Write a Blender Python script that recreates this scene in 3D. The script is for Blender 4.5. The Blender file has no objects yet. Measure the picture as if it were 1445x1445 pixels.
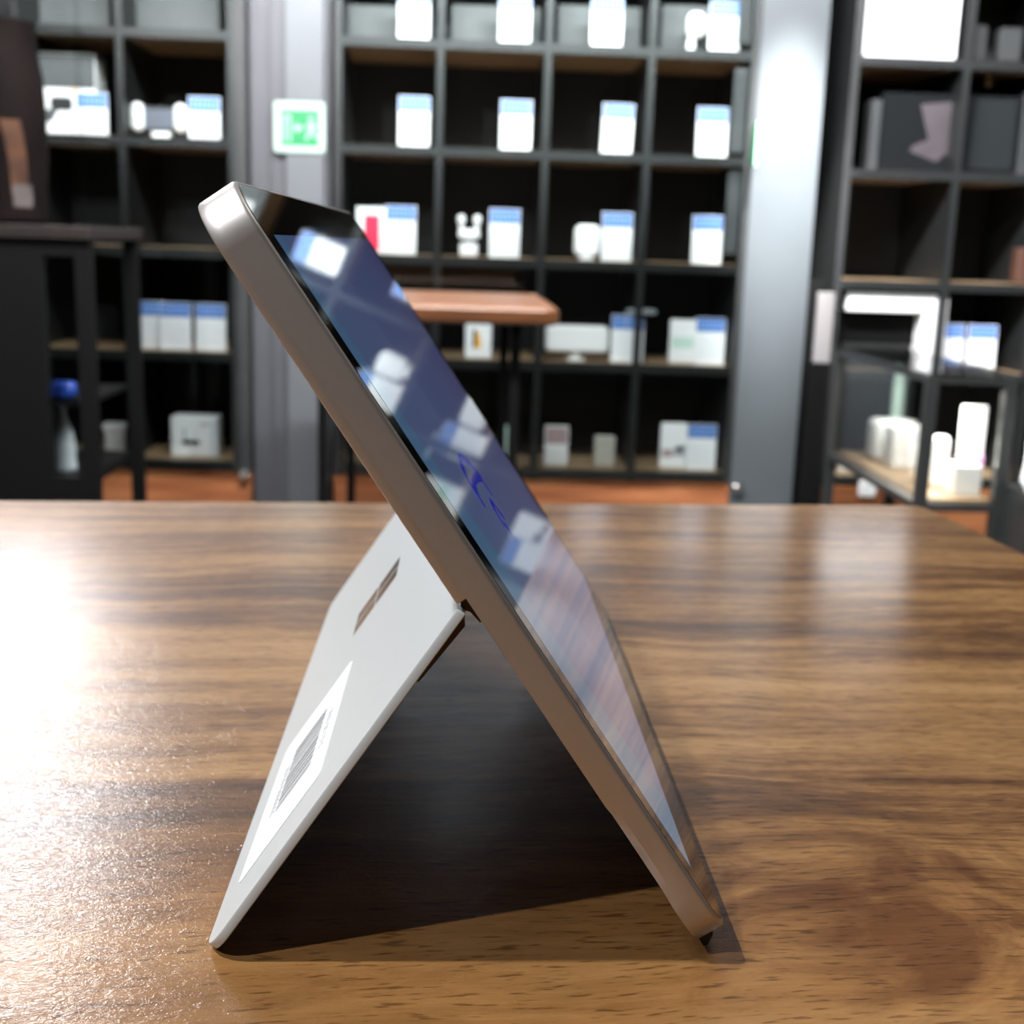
import bpy, math, random
from mathutils import Vector, Matrix
random.seed(7)
S = bpy.context.scene
COL = S.collection
ZT = 0.86                      # height of the wooden table top above the floor
PI = math.pi

# ------------------------------------------------------------------ camera numbers
F_PX = 1751.0886
CAM = Vector((-0.057275, -0.222265, 0.139815 + ZT))
CR = Vector((0.99874326, -0.03938203, 0.03099941))
CU = Vector((-0.02198979, 0.21147858, 0.97713523))
CF = Vector((0.04503728, 0.97658889, -0.2103468))

def at(px, py, Y):
    """point of the vertical plane y = Y seen at a pixel of the photograph"""
    d = CF + CR * ((px - 722.5) / F_PX) - CU * ((py - 722.5) / F_PX)
    return CAM + d * ((Y - CAM.y) / d.y)

# ------------------------------------------------------------------ materials
def mat(name, color, rough=0.5, metal=0.0, spec=0.5, coat=0.0, coat_rough=0.05, noise=0.0, nscale=40, emit=None, estr=0.0):
    m = bpy.data.materials.new(name); m.use_nodes = True
    nt = m.node_tree; b = nt.nodes['Principled BSDF']
    b.inputs['Base Color'].default_value = (*color, 1)
    b.inputs['Roughness'].default_value = rough
    b.inputs['Metallic'].default_value = metal
    b.inputs['Specular IOR Level'].default_value = spec
    b.inputs['Coat Weight'].default_value = coat
    b.inputs['Coat Roughness'].default_value = coat_rough
    if emit:
        b.inputs['Emission Color'].default_value = (*emit, 1)
        b.inputs['Emission Strength'].default_value = estr
    if noise > 0:
        tc = nt.nodes.new('ShaderNodeTexCoord'); n = nt.nodes.new('ShaderNodeTexNoise')
        n.inputs['Scale'].default_value = nscale; n.inputs['Detail'].default_value = 4
        r = nt.nodes.new('ShaderNodeValToRGB')
        r.color_ramp.elements[0].color = (*[c * (1 - noise) for c in color], 1)
        r.color_ramp.elements[1].color = (*[min(1, c * (1 + noise)) for c in color], 1)
        r.color_ramp.elements[0].position = .3; r.color_ramp.elements[1].position = .7
        nt.links.new(tc.outputs['Object'], n.inputs['Vector'])
        nt.links.new(n.outputs['Fac'], r.inputs['Fac'])
        nt.links.new(r.outputs['Color'], b.inputs['Base Color'])
    return m

def ramp(nt, stops):
    r = nt.nodes.new('ShaderNodeValToRGB'); e = r.color_ramp.elements
    while len(e) < len(stops): e.new(0.5)
    for k, (p, c) in enumerate(stops):
        e[k].position = p; e[k].color = (*c, 1)
    return r

def glass_mat(name, tint, refl=1.0):
    m = bpy.data.materials.new(name); m.use_nodes = True
    nt = m.node_tree; nt.nodes.clear()
    o = nt.nodes.new('ShaderNodeOutputMaterial'); mx = nt.nodes.new('ShaderNodeMixShader')
    t = nt.nodes.new('ShaderNodeBsdfTransparent'); g = nt.nodes.new('ShaderNodeBsdfGlossy')
    fr = nt.nodes.new('ShaderNodeFresnel'); fr.inputs['IOR'].default_value = 1.5
    ml = nt.nodes.new('ShaderNodeMath'); ml.operation = 'MULTIPLY'; ml.inputs[1].default_value = refl
    t.inputs['Color'].default_value = (*tint, 1); g.inputs['Roughness'].default_value = 0.02
    nt.links.new(fr.outputs[0], ml.inputs[0]); nt.links.new(ml.outputs[0], mx.inputs[0])
    nt.links.new(t.outputs[0], mx.inputs[1]); nt.links.new(g.outputs[0], mx.inputs[2])
    nt.links.new(mx.outputs[0], o.inputs[0])
    return m

def wood_mat(name, dark, mid, light, sx=4, sy=40, rough=.4, spec=.4):
    m = bpy.data.materials.new(name); m.use_nodes = True
    nt = m.node_tree; b = nt.nodes['Principled BSDF']; L = nt.links
    tc = nt.nodes.new('ShaderNodeTexCoord'); mp = nt.nodes.new('ShaderNodeMapping')
    mp.inputs['Scale'].default_value = (sx, sy, sy)
    n = nt.nodes.new('ShaderNodeTexNoise'); n.inputs['Scale'].default_value = 1; n.inputs['Detail'].default_value = 5
    n.inputs['Distortion'].default_value = .8
    r = ramp(nt, [(.3, dark), (.5, mid), (.7, light)])
    L.new(tc.outputs['Object'], mp.inputs[0]); L.new(mp.outputs[0], n.inputs['Vector'])
    L.new(n.outputs['Fac'], r.inputs[0]); L.new(r.outputs[0], b.inputs['Base Color'])
    b.inputs['Roughness'].default_value = rough; b.inputs['Specular IOR Level'].default_value = spec
    return m

def table_wood():
    m = bpy.data.materials.new('varnished_wood'); m.use_nodes = True
    nt = m.node_tree; b = nt.nodes['Principled BSDF']; L = nt.links; N = nt.nodes.new
    tc = N('ShaderNodeTexCoord')
    rot = N('ShaderNodeMapping'); rot.inputs['Rotation'].default_value = (0, 0, math.radians(-2)); rot.inputs['Location'].default_value = (tc_.x, tc_.y, 0)
    L.new(tc.outputs['Object'], rot.inputs[0])
    def noise(vec, scale, det=4, dist=0.0, rough=.55):
        n = N('ShaderNodeTexNoise'); n.inputs['Scale'].default_value = scale; n.inputs['Detail'].default_value = det
        n.inputs['Distortion'].default_value = dist; n.inputs['Roughness'].default_value = rough
        L.new(vec, n.inputs['Vector']); return n
    def mapping(vec, sc, loc=(0, 0, 0)):
        k = N('ShaderNodeMapping'); k.inputs['Scale'].default_value = sc; k.inputs['Location'].default_value = loc
        L.new(vec, k.inputs[0]); return k.outputs[0]
    def math_(op, a, bb=None, clamp=False):
        k = N('ShaderNodeMath'); k.operation = op; k.use_clamp = clamp
        for i, v in enumerate((a, bb)):
            if v is None: continue
            if isinstance(v, (int, float)): k.inputs[i].default_value = v
            else: L.new(v, k.inputs[i])
        return k.outputs[0]
    def mix(fac, a, c, mode='MIX'):
        k = N('ShaderNodeMix'); k.data_type = 'RGBA'; k.blend_type = mode
        if isinstance(fac, (int, float)): k.inputs[0].default_value = fac
        else: L.new(fac, k.inputs[0])
        for i, v in ((6, a), (7, c)):
            if isinstance(v, tuple): k.inputs[i].default_value = (*v, 1)
            else: L.new(v, k.inputs[i])
        return k.outputs[2]
    # warp: the grain wanders slowly
    w = noise(rot.outputs[0], 5, 2)
    wv = N('ShaderNodeVectorMath'); wv.operation = 'MULTIPLY_ADD'
    L.new(w.outputs['Color'], wv.inputs[0]); wv.inputs[1].default_value = (.03, .05, 0)
    L.new(rot.outputs[0], wv.inputs[2])
    W = wv.outputs[0]
    bands = noise(mapping(W, (1.6, 15, 1), (3.1, .7, 0)), 1, 3, .6)
    streak = noise(mapping(W, (7, 95, 1)), 1, 6, .5, .65)
    fine = noise(mapping(W, (110, 900, 1)), 1, 4, .6, .7)
    mott = noise(mapping(W, (60, 170, 1), (2, 6, 0)), 1, 4, 1.0, .6)
    fac = math_('ADD', math_('MULTIPLY', bands.outputs['Fac'], .36), math_('ADD', math_('MULTIPLY', mott.outputs['Fac'], .12), math_('ADD', math_('MULTIPLY', streak.outputs['Fac'], .36), math_('MULTIPLY', fine.outputs['Fac'], .17))))
    r = ramp(nt, [(.40, (.050, .022, .009)), (.465, (.125, .056, .020)), (.51, (.205, .102, .037)), (.56, (.28, .148, .056)), (.64, (.37, .215, .09))])
    L.new(fac, r.inputs[0])
    col = r.outputs[0]
    # burl figure near the tablet's foot: darker swirls with orange in between
    def blob(cx, cy, rx, ry):
        mp = mapping(W, (1 / rx, 1 / ry, 0), (-cx / rx, -cy / ry, 0))
        g = N('ShaderNodeTexGradient'); g.gradient_type = 'SPHERICAL'; L.new(mp, g.inputs[0]); return g.outputs['Fac']
    swirl = noise(mapping(W, (14, 22, 1), (1.3, 4.0, 0)), 1, 6, 2.2, .6)
    sw = ramp(nt, [(.48, (1, 1, 1)), (.64, (0, 0, 0))]); L.new(swirl.outputs['Fac'], sw.inputs[0])
    msk2 = math_('MULTIPLY', math_('MULTIPLY', blob(-.03, -.02, .26, .11), 1.8, True), .6)
    col = mix(msk2, col, mix(swirl.outputs['Fac'], (.36, .165, .045), (.13, .055, .018)))
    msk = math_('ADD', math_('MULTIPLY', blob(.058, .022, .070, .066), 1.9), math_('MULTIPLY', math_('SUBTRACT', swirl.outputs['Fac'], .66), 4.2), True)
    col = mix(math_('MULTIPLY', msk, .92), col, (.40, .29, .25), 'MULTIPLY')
    # pores: short dark dashes
    po = noise(mapping(W, (120, 900, 1)), 1, 2)
    pr = ramp(nt, [(.33, (.38, .33, .28)), (.42, (1, 1, 1))]); L.new(po.outputs['Fac'], pr.inputs[0])
    col = mix(.8, col, pr.outputs[0], 'MULTIPLY')
    L.new(col, b.inputs['Base Color'])
    b.inputs['Roughness'].default_value = .45
    b.inputs['Specular IOR Level'].default_value = .12
    b.inputs['Coat Weight'].default_value = .62
    b.inputs['Coat IOR'].default_value = 1.5
    # varnish: smooth in the middle, scratched and dimpled by wear towards the left end
    wear = blob(-.23, .10, .42, .48)
    cr = N('ShaderNodeMapRange'); L.new(wear, cr.inputs[0])
    cr.inputs[3].default_value = .10; cr.inputs[4].default_value = .165
    L.new(cr.outputs[0], b.inputs['Coat Roughness'])
    dim = noise(mapping(rot.outputs[0], (330, 520, 1)), 1, 3, 1.2, .6)
    dim2 = noise(mapping(rot.outputs[0], (900, 1300, 1)), 1, 2, 2.0, .6)
    # short curved scratches: thin contour lines of a warped noise
    con = noise(mapping(rot.outputs[0], (90, 140, 1), (5, 2, 0)), 1, 2, 3.0, .5)
    cl = math_('ABSOLUTE', math_('SUBTRACT', con.outputs['Fac'], .5))
    sr = ramp(nt, [(0, (0, 0, 0)), (.012, (1, 1, 1))]); L.new(cl, sr.inputs[0])
    gate = noise(mapping(rot.outputs[0], (60, 80, 1), (9, 4, 0)), 1, 2)
    gr = ramp(nt, [(.50, (1, 1, 1)), (.58, (0, 0, 0))]); L.new(gate.outputs['Fac'], gr.inputs[0])
    scr = math_('MAXIMUM', sr.outputs[0], gr.outputs[0])
    h = math_('ADD', math_('MULTIPLY', dim.outputs['Fac'], .8), math_('ADD', math_('MULTIPLY', dim2.outputs['Fac'], .35), math_('MULTIPLY', scr, .16)))
    bp = N('ShaderNodeBump'); bp.inputs['Distance'].default_value = .0006
    st = N('ShaderNodeMapRange'); L.new(wear, st.inputs[0]); st.inputs[3].default_value = .05; st.inputs[4].default_value = .36
    L.new(st.outputs[0], bp.inputs['Strength']); L.new(h, bp.inputs['Height'])
    wav = noise(mapping(W, (9, 60, 1)), 1, 2)
    bp2 = N('ShaderNodeBump'); bp2.inputs['Distance'].default_value = .0012; bp2.inputs['Strength'].default_value = .06
    L.new(wav.outputs['Fac'], bp2.inputs['Height']); L.new(bp2.outputs[0], bp.inputs['Normal'])
    L.new(bp.outputs[0], b.inputs['Coat Normal'])
    L.new(bp.outputs[0], b.inputs['Normal'])
    return m

M = {}
M['plinth'] = wood_mat('reddish_wood', (.14, .045, .017), (.24, .085, .034), (.33, .135, .056), 3, 30, .35)
M['bench'] = wood_mat('brown_wood', (.060, .020, .006), (.092, .034, .011), (.125, .050, .018), 3, 40, .4)
M['shelfwood'] = wood_mat('pale_wood', (.25, .16, .085), (.36, .24, .14), (.46, .32, .2), 4, 50, .45)
M['steel'] = mat('dark_steel', (.016, .017, .017), .45, .1, noise=.15)
M['steel2'] = mat('grey_steel', (.015, .0165, .0165), .4, .2, noise=.1)
M['back'] = mat('black_backing', (.006, .007, .007), .6, noise=.3, nscale=8)
M['black'] = mat('black_lacquer', (.003, .003, .003), .6, spec=.08)
M['ledge'] = mat('dark_brown_board', (.011, .008, .007), .6, noise=.2, spec=.15)
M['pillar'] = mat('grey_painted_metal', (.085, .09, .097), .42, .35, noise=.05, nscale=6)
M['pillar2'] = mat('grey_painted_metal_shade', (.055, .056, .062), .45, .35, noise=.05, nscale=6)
M['pillar3'] = mat('grey_painted_metal_dimmed', (.052, .059, .064), .45, .2, noise=.05, nscale=6)  # same paint as the left pillar, darkened in place of weaker light
M['glass'] = glass_mat('pane_glass', (.965, .985, .98), .8)
M['white'] = mat('white_card', (.86, .87, .88), .5)
M['whitep'] = mat('white_plastic', (.85, .85, .85), .3)
M['blue'] = mat('blue_print', (.06, .16, .48), .5)
M['blueink'] = mat('pale_blue_print', (.20, .34, .66), .5)
M['greyink'] = mat('grey_print', (.66, .69, .74), .5)
M['grey'] = mat('grey_plastic', (.30, .33, .35), .5, noise=.1)
M['midgrey'] = mat('mid_grey_card', (.070, .076, .078), .6, noise=.12, nscale=12)
M['slate'] = mat('slate_grey_card', (.026, .029, .03), .6, noise=.12, nscale=12)
M['slatescreen'] = mat('dull_blue_grey_screen', (.09, .10, .13), .4)
M['label'] = mat('label_paper', (.68, .69, .70), .55, spec=.3)
M['beige'] = mat('beige_card', (.5, .48, .42), .6, noise=.08)
M['red'] = mat('red_print', (.80, .03, .09), .4)
M['pink'] = mat('pink_print', (.85, .45, .72), .45)
M['rose'] = mat('rose_plastic', (.42, .30, .31), .4)
M['orange'] = mat('orange_print', (.85, .42, .03), .4)
M['palegreen'] = mat('pale_green_print', (.56, .74, .66), .4)
M['green'] = mat('sign_green', (.004, .14, .042), .4)
M['signrim'] = mat('sign_rim', (.24, .31, .275), .35)
M['signwhite'] = mat('sign_pale_green', (.20, .36, .26), .4)
M['chrome'] = mat('chrome', (.8, .8, .8), .15, 1.0)
M['brass'] = mat('brass', (.6, .42, .22), .25, 1.0)
M['dusk'] = mat('dusky_pink_print', (.05, .04, .045), .5, noise=.2, nscale=10)
M['darkblue'] = mat('deep_blue_plastic', (.015, .05, .30), .35)
M['vase'] = mat('dark_brown_glaze', (.0028, .0016, .0014), .8, spec=.05, noise=.5, nscale=9)
M['amber'] = mat('amber_glaze', (.03, .011, .004), .7, noise=.6, spec=.2, nscale=14)
M['ashglaze'] = mat('ash_glaze', (.04, .034, .032), .7, noise=.5, spec=.2, nscale=14)
M['floor'] = mat('dark_floor', (.055, .047, .04), .45, noise=.25, nscale=5)
M['wall'] = mat('charcoal_wall', (.05, .052, .055), .8, noise=.1, nscale=3)
M['ceil'] = mat('charcoal_ceiling', (.06, .06, .062), .8, noise=.1, nscale=3)
M['silver'] = mat('platinum_alloy', (.50, .465, .445), .42, .7, noise=.02, nscale=900)
M['kick'] = mat('platinum_alloy_light', (.53, .55, .555), .42, .25, noise=.02, nscale=900)
M['bezel'] = mat('black_glass', (.004, .004, .005), .03, 0, .5)
M['gapstrip'] = mat('black_strip', (.006, .006, .006), .6)
M['mirror'] = mat('mirror_metal', (.46, .40, .34), .18, 1.0)
M['hinge'] = mat('dark_bronze_metal', (.045, .025, .016), .35, .7)
M['barink'] = mat('barcode_ink', (.11, .11, .115), .6)
M['lampglow'] = mat('lamp_diffuser', (.9, .9, .9), .5, emit=(1, .96, .97), estr=70)

def display_mat():
    m = bpy.data.materials.new('lit_display'); m.use_nodes = True
    nt = m.node_tree; b = nt.nodes['Principled BSDF']; L = nt.links
    b.inputs['Base Color'].default_value = (.004, .004, .006, 1)
    b.inputs['Roughness'].default_value = .03
    uv = nt.nodes.new('ShaderNodeTexCoord'); sp = nt.nodes.new('ShaderNodeSeparateXYZ')
    L.new(uv.outputs['UV'], sp.inputs[0])
    # the wallpaper: layered sheets, their edges slanting a little down the screen
    a = nt.nodes.new('ShaderNodeMath'); a.operation = 'MULTIPLY_ADD'; a.inputs[1].default_value = .10
    L.new(sp.outputs[1], a.inputs[0]); L.new(sp.outputs[0], a.inputs[2])
    r = ramp(nt, [(0, (.060, .115, .20)), (.13, (.056, .11, .195)), (.135, (.064, .090, .180)), (.42, (.070, .088, .18)),
                  (.43, (.062, .078, .165)), (.8, (.060, .070, .150)), (1, (.054, .058, .13))])
    r.color_ramp.interpolation = 'LINEAR'
    L.new(a.outputs[0], r.inputs[0])
    r2 = ramp(nt, [(0, (1.75, 1.55, 1.30)), (.35, (1.35, 1.25, 1.15)), (.55, (1.0, 1.0, 1.0)), (1, (.78, .86, .92))])  # lower half lightened and warmed: the table's reflection put into the glow
    L.new(sp.outputs[1], r2.inputs[0])
    mx = nt.nodes.new('ShaderNodeMix'); mx.data_type = 'RGBA'; mx.blend_type = 'MULTIPLY'; mx.inputs[0].default_value = 1
    L.new(r.outputs[0], mx.inputs[6]); L.new(r2.outputs[0], mx.inputs[7])
    L.new(mx.outputs[2], b.inputs['Emission Color']); b.inputs['Emission Strength'].default_value = .8
    return m
M['display'] = display_mat()
M['stroke'] = mat('blue_screen_stroke', (.004, .004, .01), .03, emit=(.008, .010, .20), estr=1.0)
M['strokefaint'] = mat('grey_screen_icon', (.004, .004, .006), .03, emit=(.045, .045, .09), estr=1.0)

# ------------------------------------------------------------------ mesh helpers
class MB:
    def __init__(s): s.v = []; s.f = []; s.mi = []; s.mats = []; s.uv = None
    def m(s, material):
        if material not in s.mats: s.mats.append(material)
        return s.mats.index(material)
    def quadface(s, pts, material):
        k = len(s.v); s.v += [Vector(p) for p in pts]; s.f.append(tuple(range(k, k + len(pts)))); s.mi.append(s.m(material)); return s
    def box(s, x0, x1, y0, y1, z0, z1, material, bev=0.0):
        if x0 > x1: x0, x1 = x1, x0
        if y0 > y1: y0, y1 = y1, y0
        if z0 > z1: z0, z1 = z1, z0
        if bev <= 0:
            k = len(s.v)
            s.v += [Vector(p) for p in ((x0, y0, z0), (x1, y0, z0), (x1, y1, z0), (x0, y1, z0), (x0, y0, z1), (x1, y0, z1), (x1, y1, z1), (x0, y1, z1))]
            for q in ((0, 3, 2, 1), (4, 5, 6, 7), (0, 1, 5, 4), (1, 2, 6, 5), (2, 3, 7, 6), (3, 0, 4, 7)):
                s.f.append(tuple(k + i for i in q)); s.mi.append(s.m(material))
            return s
        # edges rounded in the x-z outline, chamfered towards front and back
        b = min(bev, (x1 - x0) / 2.01, (z1 - z0) / 2.01); c = min(b, (y1 - y0) / 2.01) * .5
        def loop(i):
            o = []
            for cx, cz, a0 in ((x1 - b, z1 - b, 0), (x0 + b, z1 - b, 90), (x0 + b, z0 + b, 180), (x1 - b, z0 + b, 270)):
                for q in range(6):
                    t = math.radians(a0 + 90 * q / 5)
                    o.append((cx + (b - i) * math.cos(t), cz + (b - i) * math.sin(t)))
            return o
        s.loft([[(p[0], y, p[1]) for p in loop(i)] for y, i in ((y0, c), (y0 + c, 0), (y1 - c, 0), (y1, c))], material)
        return s
    def loft(s, loops, material, caps=True, closed=True, capmat=None):
        base = len(s.v); n = len(loops[0]); mi = s.m(material)
        for l in loops: s.v += [Vector(p) for p in l]
        for a in range(len(loops) - 1):
            for i in range(n if closed else n - 1):
                j = (i + 1) % n
                s.f.append((base + a * n + i, base + a * n + j, base + (a + 1) * n + j, base + (a + 1) * n + i)); s.mi.append(mi)
        if caps:
            cm = s.m(capmat) if capmat else mi
            s.f.append(tuple(base + i for i in reversed(range(n)))); s.mi.append(cm)
            e = base + (len(loops) - 1) * n
            s.f.append(tuple(e + i for i in range(n))); s.mi.append(cm)
        return s
    def lathe(s, cx, cy, prof, material, n=28):
        s.loft([[(cx + r * math.cos(2 * PI * i / n), cy + r * math.sin(2 * PI * i / n), z) for i in range(n)] for r, z in prof], material); return s
    def tube(s, pts, r, material, n=10):
        pts = [Vector(p) for p in pts]; L = []
        for i, p in enumerate(pts):
            d = (pts[min(i + 1, len(pts) - 1)] - pts[max(i - 1, 0)]).normalized()
            a = d.orthogonal().normalized() if abs(d.z) > .9 else d.cross(Vector((0, 0, 1))).normalized()
            b = d.cross(a)
            L.append([p + a * (r * math.cos(2 * PI * k / n)) + b * (r * math.sin(2 * PI * k / n)) for k in range(n)])
        s.loft(L, material); return s
    def prism(s, poly, y0, y1, material):
        s.loft([[(x, y0, z) for x, z in poly], [(x, y1, z) for x, z in poly]], material); return s
    def build(s, name, parent=None, origin=None, smooth=False, loc=None):
        """links the collected shapes as one mesh object; vertices are world coordinates unless loc is given"""
        if origin is None:
            if parent is not None: origin = Vector((0, 0, 0))
            else:
                xs = [v.x for v in s.v]; ys = [v.y for v in s.v]; zs = [v.z for v in s.v]
                origin = Vector(((min(xs) + max(xs)) / 2, (min(ys) + max(ys)) / 2, min(zs)))
        off = Vector((0, 0, 0)); q = parent
        while q is not None: off += q.location; q = q.parent
        me = bpy.data.meshes.new(name)
        me.from_pydata([v - off - (origin if parent is None else Vector((0, 0, 0))) for v in s.v], [], s.f)
        for mm in s.mats: me.materials.append(mm)
        for p, i in zip(me.polygons, s.mi): p.material_index = i; p.use_smooth = smooth
        me.update()
        import bmesh
        bm = bmesh.new(); bm.from_mesh(me); bmesh.ops.recalc_face_normals(bm, faces=bm.faces[:]); bm.to_mesh(me); bm.free()
        if smooth: me.set_sharp_from_angle(angle=math.radians(35))
        o = bpy.data.objects.new(name, me); COL.objects.link(o)
        if parent is None: o.location = origin
        else: o.parent = parent
        return o

def tag(o, label, cat, group=None, kind=None):
    o['label'] = label; o['category'] = cat
    if group: o['group'] = group
    if kind: o['kind'] = kind
    return o
def thing(name, loc, label, cat, group=None, kind=None):
    o = bpy.data.objects.new(name, None); o.empty_display_size = .05; COL.objects.link(o); o.location = Vector(loc)
    return tag(o, label, cat, group, kind)
def struct(mb, name):
    o = mb.build(name); o['kind'] = 'structure'; return o

# ------------------------------------------------------------------ room shell
struct(MB().box(-2.7, 2.7, -2.0, 4.1, -.1, 0, M['floor']), 'floor')
struct(MB().box(-2.7, 2.7, -2.0, 4.1, 2.75, 2.85, M['ceil']), 'ceiling')
struct(MB().box(-2.7, 2.7, 4.0, 4.1, 0, 2.75, M['wall']), 'wall_back')
struct(MB().box(-2.8, -2.7, -2.0, 4.1, 0, 2.75, M['wall']), 'wall_left')
struct(MB().box(2.7, 2.8, -2.0, 4.1, 0, 2.75, M['wall']), 'wall_right')
struct(MB().box(-2.7, 2.7, -2.1, -2.0, 0, 2.75, M['wall']), 'wall_front')

YF = 3.38                       # plane of the shelf fronts
SH = [ZT + z for z in (.976, .686, .402, .103, -.188, -.504)]   # tops of the shelves

# grey pillars
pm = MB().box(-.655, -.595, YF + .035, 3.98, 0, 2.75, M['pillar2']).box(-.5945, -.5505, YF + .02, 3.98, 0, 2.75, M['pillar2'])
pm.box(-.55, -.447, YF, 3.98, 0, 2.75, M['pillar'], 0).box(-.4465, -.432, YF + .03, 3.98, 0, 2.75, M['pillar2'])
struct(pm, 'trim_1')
struct(MB().box(.757, .944, YF, 3.98, 0, 2.75, M['pillar3']), 'trim_2')

# ------------------------------------------------------------------ wooden table with the tablet
ang = math.radians(4.8)
ex = Vector((math.cos(ang), math.sin(ang), 0)); ey = Vector((-math.sin(ang), math.cos(ang), 0))
FR = Vector((.213, .4725, 0))
tc_ = FR - ex * .65 - ey * .45; tc_.z = 0
M['table'] = table_wood()
t = thing('wooden_table', (tc_.x, tc_.y, 0), 'varnished brown wooden table with streaky grain under the standing tablet', 'table')
def tpt(a, b, z): return FR - ex * a - ey * b + Vector((0, 0, z))
mb = MB()
def rr(inset, z, A=1.3, B=.9, rad=.012):
    o = []
    for ca, cb, a0 in ((rad, rad, 45), (A - rad, rad, 135), (A - rad, B - rad, 225), (rad, B - rad, 315)):
        for q in range(5):
            th = math.radians(a0 - 45 + 90 * q / 4)
            o.append(tpt(ca - (rad - inset) * math.cos(th), cb - (rad - inset) * math.sin(th), z))
    return o
mb.loft([rr(.003, ZT - .04), rr(0, ZT - .037), rr(0, ZT - .003), rr(.0008, ZT - .0009), rr(.003, ZT)], M['table'])
top = mb.build('tabletop', t)
for a, b in ((.07, .07), (1.23, .07), (1.23, .83), (.07, .83)):
    mb = MB(); c_ = tpt(a, b, 0)
    mb.box(c_.x - .025, c_.x + .025, c_.y - .025, c_.y + .025, 0, ZT - .04, M['steel']); mb.build('leg', t)
for (a0, b0, a1, b1) in ((.07, .07, 1.23, .07), (.07, .83, 1.23, .83)):
    mb = MB()
    mb.loft([[tpt(a0 + .03, b0 - .01, ZT - .09), tpt(a0 + .03, b0 + .01, ZT - .09), tpt(a0 + .03, b0 + .01, ZT - .041), tpt(a0 + .03, b0 - .01, ZT - .041)],
             [tpt(a1 - .03, b1 - .01, ZT - .09), tpt(a1 - .03, b1 + .01, ZT - .09), tpt(a1 - .03, b1 + .01, ZT - .041), tpt(a1 - .03, b1 - .01, ZT - .041)]], M['steel'])
    mb.build('apron_rail', t)

# ------------------------------------------------------------------ tablet computer (sizes in millimetres)
TILT, KA, HV, KL = 0.5939, 0.5921, 88.49, 87.65
TH = 8.3; W_, H_ = 245.0, 175.0
vv = Vector((-math.sin(TILT), 0, math.cos(TILT))); ww = Vector((math.cos(TILT), 0, math.sin(TILT))); uu = Vector((0, 1, 0))
B0 = Vector((0, 0, TH * math.sin(TILT) + .15))
def tp(u, v, w): return (B0 + uu * u + vv * v + ww * w) * .001 + Vector((0, 0, ZT))
kd = Vector((-math.sin(KA), 0, -math.cos(KA))); kn = Vector((-math.cos(KA), 0, math.sin(KA)))   # along, outward
HG = B0 + vv * HV - ww * TH
def kp(u, s_, o): return (HG + uu * u + kd * s_ + kn * o) * .001 + Vector((0, 0, ZT))

tab = thing('tablet_computer', (-.05, .12, ZT), 'silver tablet computer standing on its open kickstand with its screen lit', 'tablet')
RC = 10.5
def outline(i, v0=0.0, v1=H_, r0=RC, r1=RC, extra=()):
    """outline of the case in (u, v), inset by i; extra: v stations on the straight sides"""
    o = []
    def arc(cu, cv, r, a0):
        rr_ = max(r - i, .01)
        for q in range(11):
            th = math.radians(a0 + 9 * q); o.append((cu + rr_ * math.cos(th), cv + rr_ * math.sin(th)))
    arc(W_ - r0, v0 + r0, r0, 270)
    for e in extra: o.append((W_ - i, e))
    arc(W_ - r1, v1 - r1, r1, 0)
    arc(r1, v1 - r1, r1, 90)
    for e in reversed(extra): o.append((i, e))
    arc(r0, v0 + r0, r0, 180)
    return o
ST = (13.5, 17.0, 27.0, 36.4, 39.0, 60.0)
mb = MB()
def lp(i, w, cut=0.0):
    o = []
    for (u, v) in outline(i, extra=ST):
        q = 0.0
        if cut and 16.9 <= v <= 36.5 and (u < 1 or u > W_ - 1): q = cut
        o.append(tp(u + (q if u < W_ / 2 else -q), v, w))
    return o
mb.loft([lp(1.25, -.12), lp(1.0, 0.0), lp(.75, -.02), lp(.42, -.16), (lp(.15, -.42)), lp(.03, -.75), lp(0, -1.1), lp(0, -4.5), lp(.0, -6.2, 1.5)], M['silver'])
# thicker upper half above the kickstand
def lu(i, w): return [tp(u, v, w) for u, v in outline(i, HV + .6, H_, .4, RC)]
mb.loft([lu(0, -6.2), lu(0, -7.9), lu(.15, -8.18), lu(.45, -8.3)], M['silver'])
chassis = mb.build('case', tab, smooth=True)
# front glass with black border, then the lit display
mb = MB()
mb.loft([[tp(u, v, -.3) for u, v in outline(1.05)], [tp(u, v, .04) for u, v in outline(1.05)], [tp(u, v, .10) for u, v in outline(1.2)]], M['bezel'])
gl = mb.build('front_glass', tab); gl['label'] = 'black glass border of the screen'
U0, U1, V0, V1 = 9.5, 234.5, 13.6, 163.4
mb = MB().quadface([tp(U0, V0, .13), tp(U1, V0, .13), tp(U1, V1, .13), tp(U0, V1, .13)], M['display'])
dp = mb.build('display', gl); dp['label'] = 'lit blue and lilac display'
uvl = dp.data.uv_layers.new(name='UVMap')
for l, q in zip(dp.data.loops, range(4)):
    co = dp.data.vertices[l.vertex_index].co
    p_ = [(tp(U0, V0, .13), (0, 0)), (tp(U1, V0, .13), (1, 0)), (tp(U1, V1, .13), (1, 1)), (tp(U0, V1, .13), (0, 1))]
    off = gl.location + tab.location
    uvl.data[l.index].uv = min(p_, key=lambda e: (e[0] - off - co).length)[1]
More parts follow.
